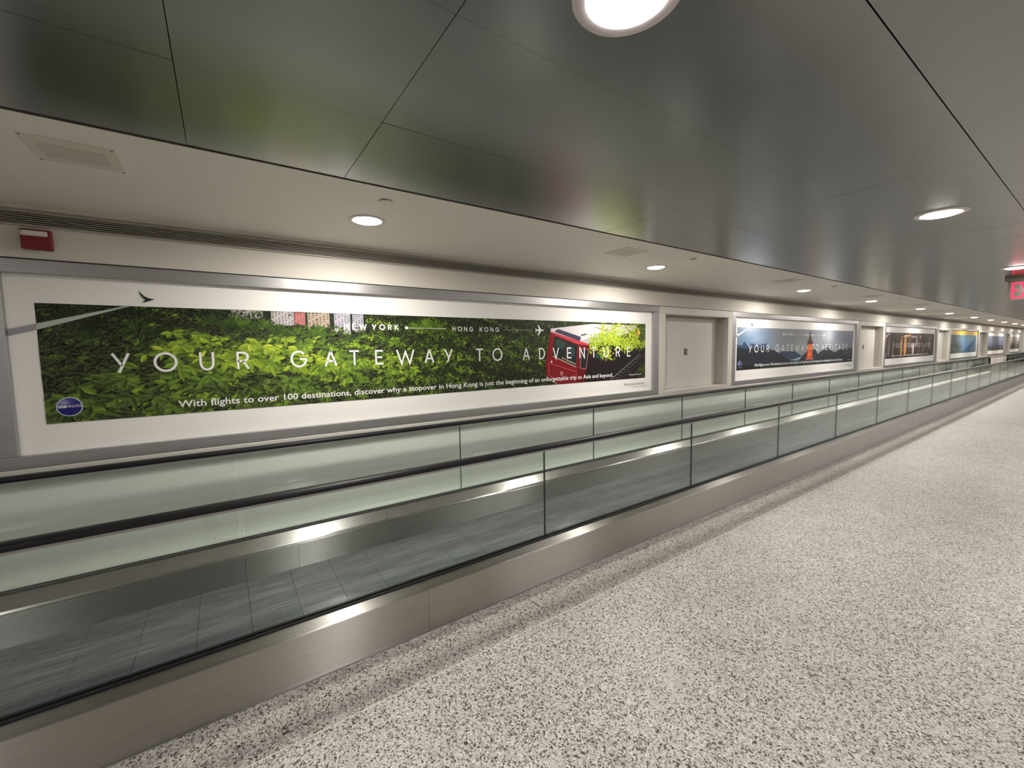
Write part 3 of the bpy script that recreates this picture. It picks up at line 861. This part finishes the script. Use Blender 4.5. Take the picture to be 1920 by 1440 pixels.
poster(-1.026, 4.921, art_forest, HEAD1, 'long poster of a red tram among lush green foliage, nearest in the row')
H2 = [(c, (a-7.82)/(14.05-7.82)*6.55-1.13, (b-7.82)/(14.05-7.82)*6.55-1.13) for c, a, b in spaced('YOUR', 8.37, 9.2)+spaced('GATEWAY', 9.49, 11.1)+spaced('TO', 11.29, 11.67)+spaced('HERITAGE', 11.87, 13.53)]
poster(7.101, 12.757, art_mountain, H2, 'poster of a glowing orange figure before misty blue mountains')
H3 = spaced('YOUR', -.05, .75)+spaced('GATEWAY', 1.05, 2.6)+spaced('TO', 2.85, 3.2)+spaced('FLAVOR', 3.45, 4.75)
poster(15.009, 20.521, art_bar, H3, 'dark brown poster with amber upright shapes, third along the wall')
def yellow_band(p, U, V, xt):
    mb = MB(); mb.poly([(xt, U(-1.12), V(1.985)), (xt, U(5.41), V(1.985)), (xt, U(5.41), V(2.15)), (xt, U(-1.12), V(2.15))])
    mb.build('yellow_band', plain('yellow_print', rgb(238, 190, 40), .45), p)
poster(22.791, 28.057, art_reef, None, 'poster with a bright yellow band above a blue picture', full=False, extra=yellow_band)
poster(30.6, 35.775, art_dusk, None, 'dusky blue city poster far along the wall, fifth in the row', full=False)
poster(37.864, 41.95, art_table, None, 'small pale and brown poster farthest along the wall', full=False)

# ------------------------------------------------------------------ recessed doors between the posters
def door(n, y0, y1, depth=.172, plate=True):
    d = empty('door_%d' % n, '%s recessed pale service door along the poster wall' % ORD[n-1], 'door', kind='structure')
    zt, zb = 2.0812, .988
    a, b = y0+.136, y1-.136
    sx = XW+.008
    bevel(box('surround', XW-.063, sx, y0, y1, zt, 2.184, M['surround'], d))
    bevel(box('surround', XW-.063, sx, y0, y1, .9471, zb, M['surround'], d))
    bevel(box('surround', XW-.063, sx, y0, a, zb, zt, M['surround'], d))
    bevel(box('surround', XW-.063, sx, b, y1, zb, zt, M['surround'], d))
    xb = XW-depth
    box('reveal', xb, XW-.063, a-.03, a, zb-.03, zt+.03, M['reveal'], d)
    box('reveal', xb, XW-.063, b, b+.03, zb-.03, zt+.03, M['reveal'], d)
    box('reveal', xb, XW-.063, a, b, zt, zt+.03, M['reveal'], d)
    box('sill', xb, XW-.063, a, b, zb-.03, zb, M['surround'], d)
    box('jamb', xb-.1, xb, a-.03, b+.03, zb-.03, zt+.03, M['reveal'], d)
    lf = bevel(box('leaf', xb, xb+.022, a+.002, b-.118, zb+.002, zt-.03, M['leaf'], d))
    if plate:
        c = a+(b-.118-a)*.47
        bevel(box('pull_plate', xb+.022, xb+.028, c-.04, c+.04, 1.491, 1.60, M['plate'], lf), .002)
        k = MB().box(xb+.0285, xb+.034, c-.03, c+.03, 1.51, 1.517).build('pull_lip', M['plate'], lf)
    return d
door(1, 5.044, 6.978)
door(2, 12.885, 14.882)
door(3, 20.648, 22.664, plate=False)
door(4, 28.184, 30.472)
door(5, 35.902, 37.736, plate=False)
# wall past the last and before the first bay
box('bay_wall', XB, XW, YA, -1.1405, .9471, 2.1848, M['wall'], wl)
box('bay_wall', XB, XW, 42.064, YB, .9471, 2.1848, M['wall'], wl)

# ------------------------------------------------------------------ moving walkway
XG1, XG2 = -2.29, -3.58
ZR = .915
def walkway(name, label, ya, yb, glass0, pitch=1.81, sec=3.62, sec0=.89):
    wk = empty(name, label, 'moving walkway')
    # outer cladding, corridor side, in sections
    ys = [ya]; y = sec0-sec*4
    while y < yb-.4:
        if y > ya+.4: ys.append(y)
        y += sec
    ys.append(yb)
    for a, b in zip(ys[:-1], ys[1:]):
        o = MB().prism([(-2.265, .0), (-2.17, .0), (-2.17, .247), (-2.1725, .252), (-2.178, .254), (-2.265, .254)][::-1], a+.0008, b-.0008).build('outer_cladding', M['steel'], wk)
        for dy in (.05, .14):
            MB().lathe([(0, .2552), (.005, .2548), (.006, .254)], -2.25, a+dy, 10).build('screw', M['alu'], o)
        # inner deck and skirt, both sides
        for s, xg in ((1, XG1), (-1, XG2)):
            f = lambda d: xg-s*d
            pr = [(f(.026), .0), (f(.026), .252), (f(.036), .254), (f(.116), .196), (f(.124), .184), (f(.124), .17), (f(.10), .0)]
            MB().prism(pr if s > 0 else pr[::-1], a+.19*(s < 0)+.0008, min(b+.19*(s < 0), yb)-.0008).build('inner_deck', M['steel_deck'], wk)
            pr = [(f(.126), -.06), (f(.126), .176), (f(.14), .176), (f(.14), -.06)]
            MB().prism(pr if s > 0 else pr[::-1], max(ya, a-.5)+.0008, (b-.5 if b < yb else yb)-.0008).build('skirt_panel', M['steel_dark'], wk)
    MB().box(XW-.043, XG2-.026, ya, yb, .22, .254).build('back_deck', M['lower'], wk)
    MB().box(-2.1695, -2.164, ya, yb, .0, .006).build('foot_bead', M['alu'], wk)
    for xg in (XG1, XG2):
        MB().box(xg-.0245, xg-.0065, ya, yb, .2, .262).build('gasket', M['rubber'], wk)
        MB().box(xg+.0065, xg+.0245, ya, yb, .2, .262).build('gasket', M['rubber'], wk)
        # glass panes
        y = glass0
        while y > ya+.8: y -= pitch
        e = [ya+.30]
        while y < yb-.8:
            if y > ya+.8: e.append(y)
            y += pitch
        e.append(yb-.30)
        gm = {}
        for a, b in zip(e[:-1], e[1:]):
            ln = round(b-a-.006, 4)
            if ln not in gm:
                gm[ln] = MB().box(-.006, .006, 0, ln, .2, ZR-.012, mis=[1, 1, 1, 0, 1, 0]).mesh('glass_pane', [M['glass'], M['gedge']])
            link('glass_pane', gm[ln], wk, (xg, a+.003, 0))
        # handrail with rounded ends
        path = []
        rr = .30
        for i in range(13):
            t = math.pi*(1-i/12)
            path.append((ya+rr+rr*math.cos(-math.pi/2-math.pi*(1-i/12)+0)*1.0 if False else ya+rr-rr*math.sin(math.pi*i/12), ZR-2*rr+rr-rr*math.cos(math.pi*i/12)))
        path += [(ya+rr+j*(yb-ya-2*rr)/24, ZR) for j in range(1, 24)]
        for i in range(13):
            path.append((yb-rr+rr*math.sin(math.pi*i/12), ZR-rr+rr*math.cos(math.pi*i/12)))
        prof = [(-.031, -.013), (-.034, .0), (-.031, .010), (-.023, .015), (0, .017), (.023, .015), (.031, .010), (.034, 0), (.031, -.013), (.02, -.016), (-.02, -.016)]
        MB().sweep(prof, path, xg).build('handrail', M['rubber'], wk, smooth=True)
        MB().box(xg-.014, xg+.014, ya+rr, yb-rr, ZR-.030, ZR-.0165).build('rail_guide', M['alu'], wk)
        for yy in (ya, yb):
            s = 1 if yy == ya else -1
            n = 16
            # newel pane with a round nose
            mb = MB(); pts = [(yy+s*.297, .2), (yy+s*.03, .2)]+[(yy+s*(.30-.27*math.sin(math.pi*i/n)), ZR-.30-.27*math.cos(math.pi*i/n)) for i in range(n+1)]
            mb.poly([(xg-.006, a, z) for a, z in pts]); mb.poly([(xg+.006, a, z) for a, z in pts][::-1])
            for i in range(len(pts)):
                j = (i+1) % len(pts)
                mb.poly([(xg-.006, *pts[i]), (xg-.006, *pts[j]), (xg+.006, *pts[j]), (xg+.006, *pts[i])], 1)
            mb.build('newel_pane', [M['glass'], M['gedge']], wk)
    # pallets
    p0, p1 = XG2+.142, XG1-.142
    box('comb_plate', p0, p1, ya, ya+1.2, -.06, -.004, M['steel_dark'], wk)
    box('comb_plate', p0, p1, yb-1.2, yb, -.06, -.004, M['steel_dark'], wk)
    box('belt_bed', p0, p1, ya+1.2, yb-1.2, -.09, -.03, M['dark'], wk)
    pl = .266
    mb = MB()
    mb.box(p0, p1, .0012, pl-.0012, -.03, -.004)
    me = mb.mesh('pallet', M['pallet'])
    y = ya+1.2
    while y+pl <= yb-1.2+.001:
        link('pallet', me, wk, (0, y, 0)); y += pl
    return wk
walkway('moving_walkway', 'long moving walkway with glass sides and black handrails beside the posters', -6.2, 30.6, .033)
walkway('moving_walkway', 'second moving walkway beyond the landing, far down the corridor', 36.2, 58.0, 36.5, sec0=38.0)

# ------------------------------------------------------------------ lights in soffit and ceiling
def lamp(name, label, group, x, y, r_out, r_in, mat, watts, col, z=ZC):
    o = empty(name, label, 'ceiling light', group)
    MB().lathe([(r_out, z), (r_out-.004, z-.006), (r_in+.006, z-.007), (r_in, z-.002), (r_in, z)], x, y, 40).build('trim_ring', M['ring'], o, smooth=True)
    MB().lathe([(r_in, z-.003), (r_in*.8, z-.013), (r_in*.45, z-.019), (0, z-.021)], x, y, 32).build('lens', mat, o, smooth=True)
    la = bpy.data.lights.new('lamp', 'AREA'); la.shape = 'DISK'; la.size = 2*r_in; la.energy = watts; la.color = col
    lo = bpy.data.objects.new('lamp', la); COL.objects.link(lo); lo.parent = o; lo.location = (x, y, z-.024)
    return o
SOF = [0.854, 3.977, 7.763, 10.987, 14.664, 17.842, 21.565, 24.834, 28.148, 31.417, 34.686, 37.954, 41.223, 44.492, 47.761, 51.03, 54.3]
for i, y in enumerate(SOF):
    lamp('soffit_downlight', '%s round downlight from the near end of the pale soffit row' % ORD[i], 'downlights in the soffit', -2.92 if i == 0 else -2.95, y, .118, .089, M['bulb_soffit'], SOFFIT_POWER, (1.0, .945, .87))
STL = [-2.406, 0.894, 4.122, 7.872, 11.168, 14.71, 17.978, 21.61, 24.879, 28.148, 31.417, 34.686, 37.954, 41.223, 44.492, 47.761, 51.031]
SLAB = ['round light in the metal ceiling behind the viewer', 'large round light at the top edge, nearest in the metal ceiling', 'oval-looking bright light in the metal ceiling at upper right', 'bright light in the metal ceiling just above the red exit sign']
for i, y in enumerate(STL):
    lb = SLAB[i] if i < 4 else '%s light along the metal ceiling, far down the corridor' % ORD[i-1]
    lamp('ceiling_light', lb, 'lights in the metal ceiling', -.754, y, .141, .102, M['bulb_steel'], STEEL_POWER, (1.0, .955, .92))

for xr, rn in ((.496, 'middle'), (1.746, 'outer')):
    for i, y in enumerate(STL[:11]):
        lamp('ceiling_light', '%s light in the %s ceiling row, away from the poster wall' % (ORD[i], rn), 'lights in the metal ceiling', xr, y, .141, .102, M['bulb_steel'], STEEL_POWER, (1.0, .955, .92))

# access covers and sprinkler caps in the soffit
for i, y in enumerate((-0.474, 3.124, 6.392, 9.897, 13.257)):
    o = empty('access_cover', '%s square cover plate from the near end of the pale soffit' % ORD[i], 'cover plate', 'square covers in the soffit')
    bevel(box('plate', -2.784, -2.504, y-.145, y+.145, ZC-.004, ZC, M['cover'], o), .002)
    box('mesh_centre', -2.724, -2.57, y-.104, y+.104, ZC-.0055, ZC-.004, M['cover2'], o)
    for sx in (-2.774, -2.514):
        for sy in (-.135, .135):
            MB().lathe([(0, ZC-.0062), (.0045, ZC-.0058), (.005, ZC-.004)], sx, y+sy, 8).build('screw', M['plate'], o)
for i, y in enumerate((0.844, 3.968, 7.673, 10.987)):
    o = empty('sprinkler_cap', '%s small round cap from the near end of the soffit' % ORD[i], 'sprinkler', 'round caps in the soffit')
    MB().lathe([(0, ZC-.012), (.035, ZC-.0105), (.038, ZC-.008), (.038, ZC-.006), (.035, ZC-.005)], -2.502, y, 32).build('cap', M['soffit'], o, smooth=True)
    MB().lathe([(.030, ZC-.006), (.030, ZC)], -2.502, y, 24).build('neck', M['dark'], o)

# ------------------------------------------------------------------ fire alarm strobe
fa = empty('fire_alarm_strobe', 'red fire alarm box with white strobe lens high on the wall', 'fire alarm')
bevel(box('back_box', XW, XW+.04, -.919, -.792, 2.2401, 2.3555, M['red'], fa), .006)
bevel(box('strobe_housing', XW+.04, XW+.056, -.915, -.804, 2.3137, 2.3446, M['ring'], fa), .008)
bevel(box('strobe_lens', XW+.056, XW+.07, -.901, -.822, 2.3191, 2.34, M['lens'], fa), .006)

# ------------------------------------------------------------------ exit sign
ex = empty('exit_sign', 'red lit exit sign hanging from the metal ceiling at right', 'exit sign')
ye = 8.99
bevel(box('canopy', -.9625, -.563, ye-.045, ye+.045, 2.4308, ZC, M['signplate'], ex), .004)
box('plate', -.935, -.59, ye-.006, ye+.006, 2.1766, 2.4308, M['signplate'], ex)
mb = MB()
tmp = MB()
letters(tmp, [('E', .045, .116), ('I', .195, .223), ('T', .238, .313)], 2.199, 2.4127, .0235, 0)
stroke(tmp, [(.129, 2.199), (.195, 2.4127)], .0235, 0, 0); stroke(tmp, [(.195, 2.199), (.129, 2.4127)], .0235, 0, 0)
mb.f = tmp.f; mb.m = tmp.m
mb.v = [(-.94+y, ye-.0075, z) for (_, y, z) in tmp.v]
mb.build('lettering', M['redlit'], ex)

# ------------------------------------------------------------------ dark bundle on the far landing
mb = MB(); n = 14
base = []
rr = [(0.0, .30), (.12, .46), (.24, .50), (.36, .42), (.45, .24), (.47, 0)]
for k in range(n):
    a = 2*math.pi*k/n; j = 1+.16*math.sin(3*a)+.08*math.sin(7*a)
    base.append([(-2.95+r*.85*j*math.cos(a), 34.0+r*.8*j*math.sin(a), z*(1+.1*math.sin(2*a+1))) for z, r in rr])
for k in range(n):
    A, B = base[k], base[(k+1) % n]
    for q in range(len(rr)-1): mb.poly([A[q], B[q], B[q+1], A[q+1]])
o = mb.build('dark_bundle', M['blob'], None, smooth=True)
tag(o, 'low dark bundle on the tan landing floor far down the corridor', 'bundle')
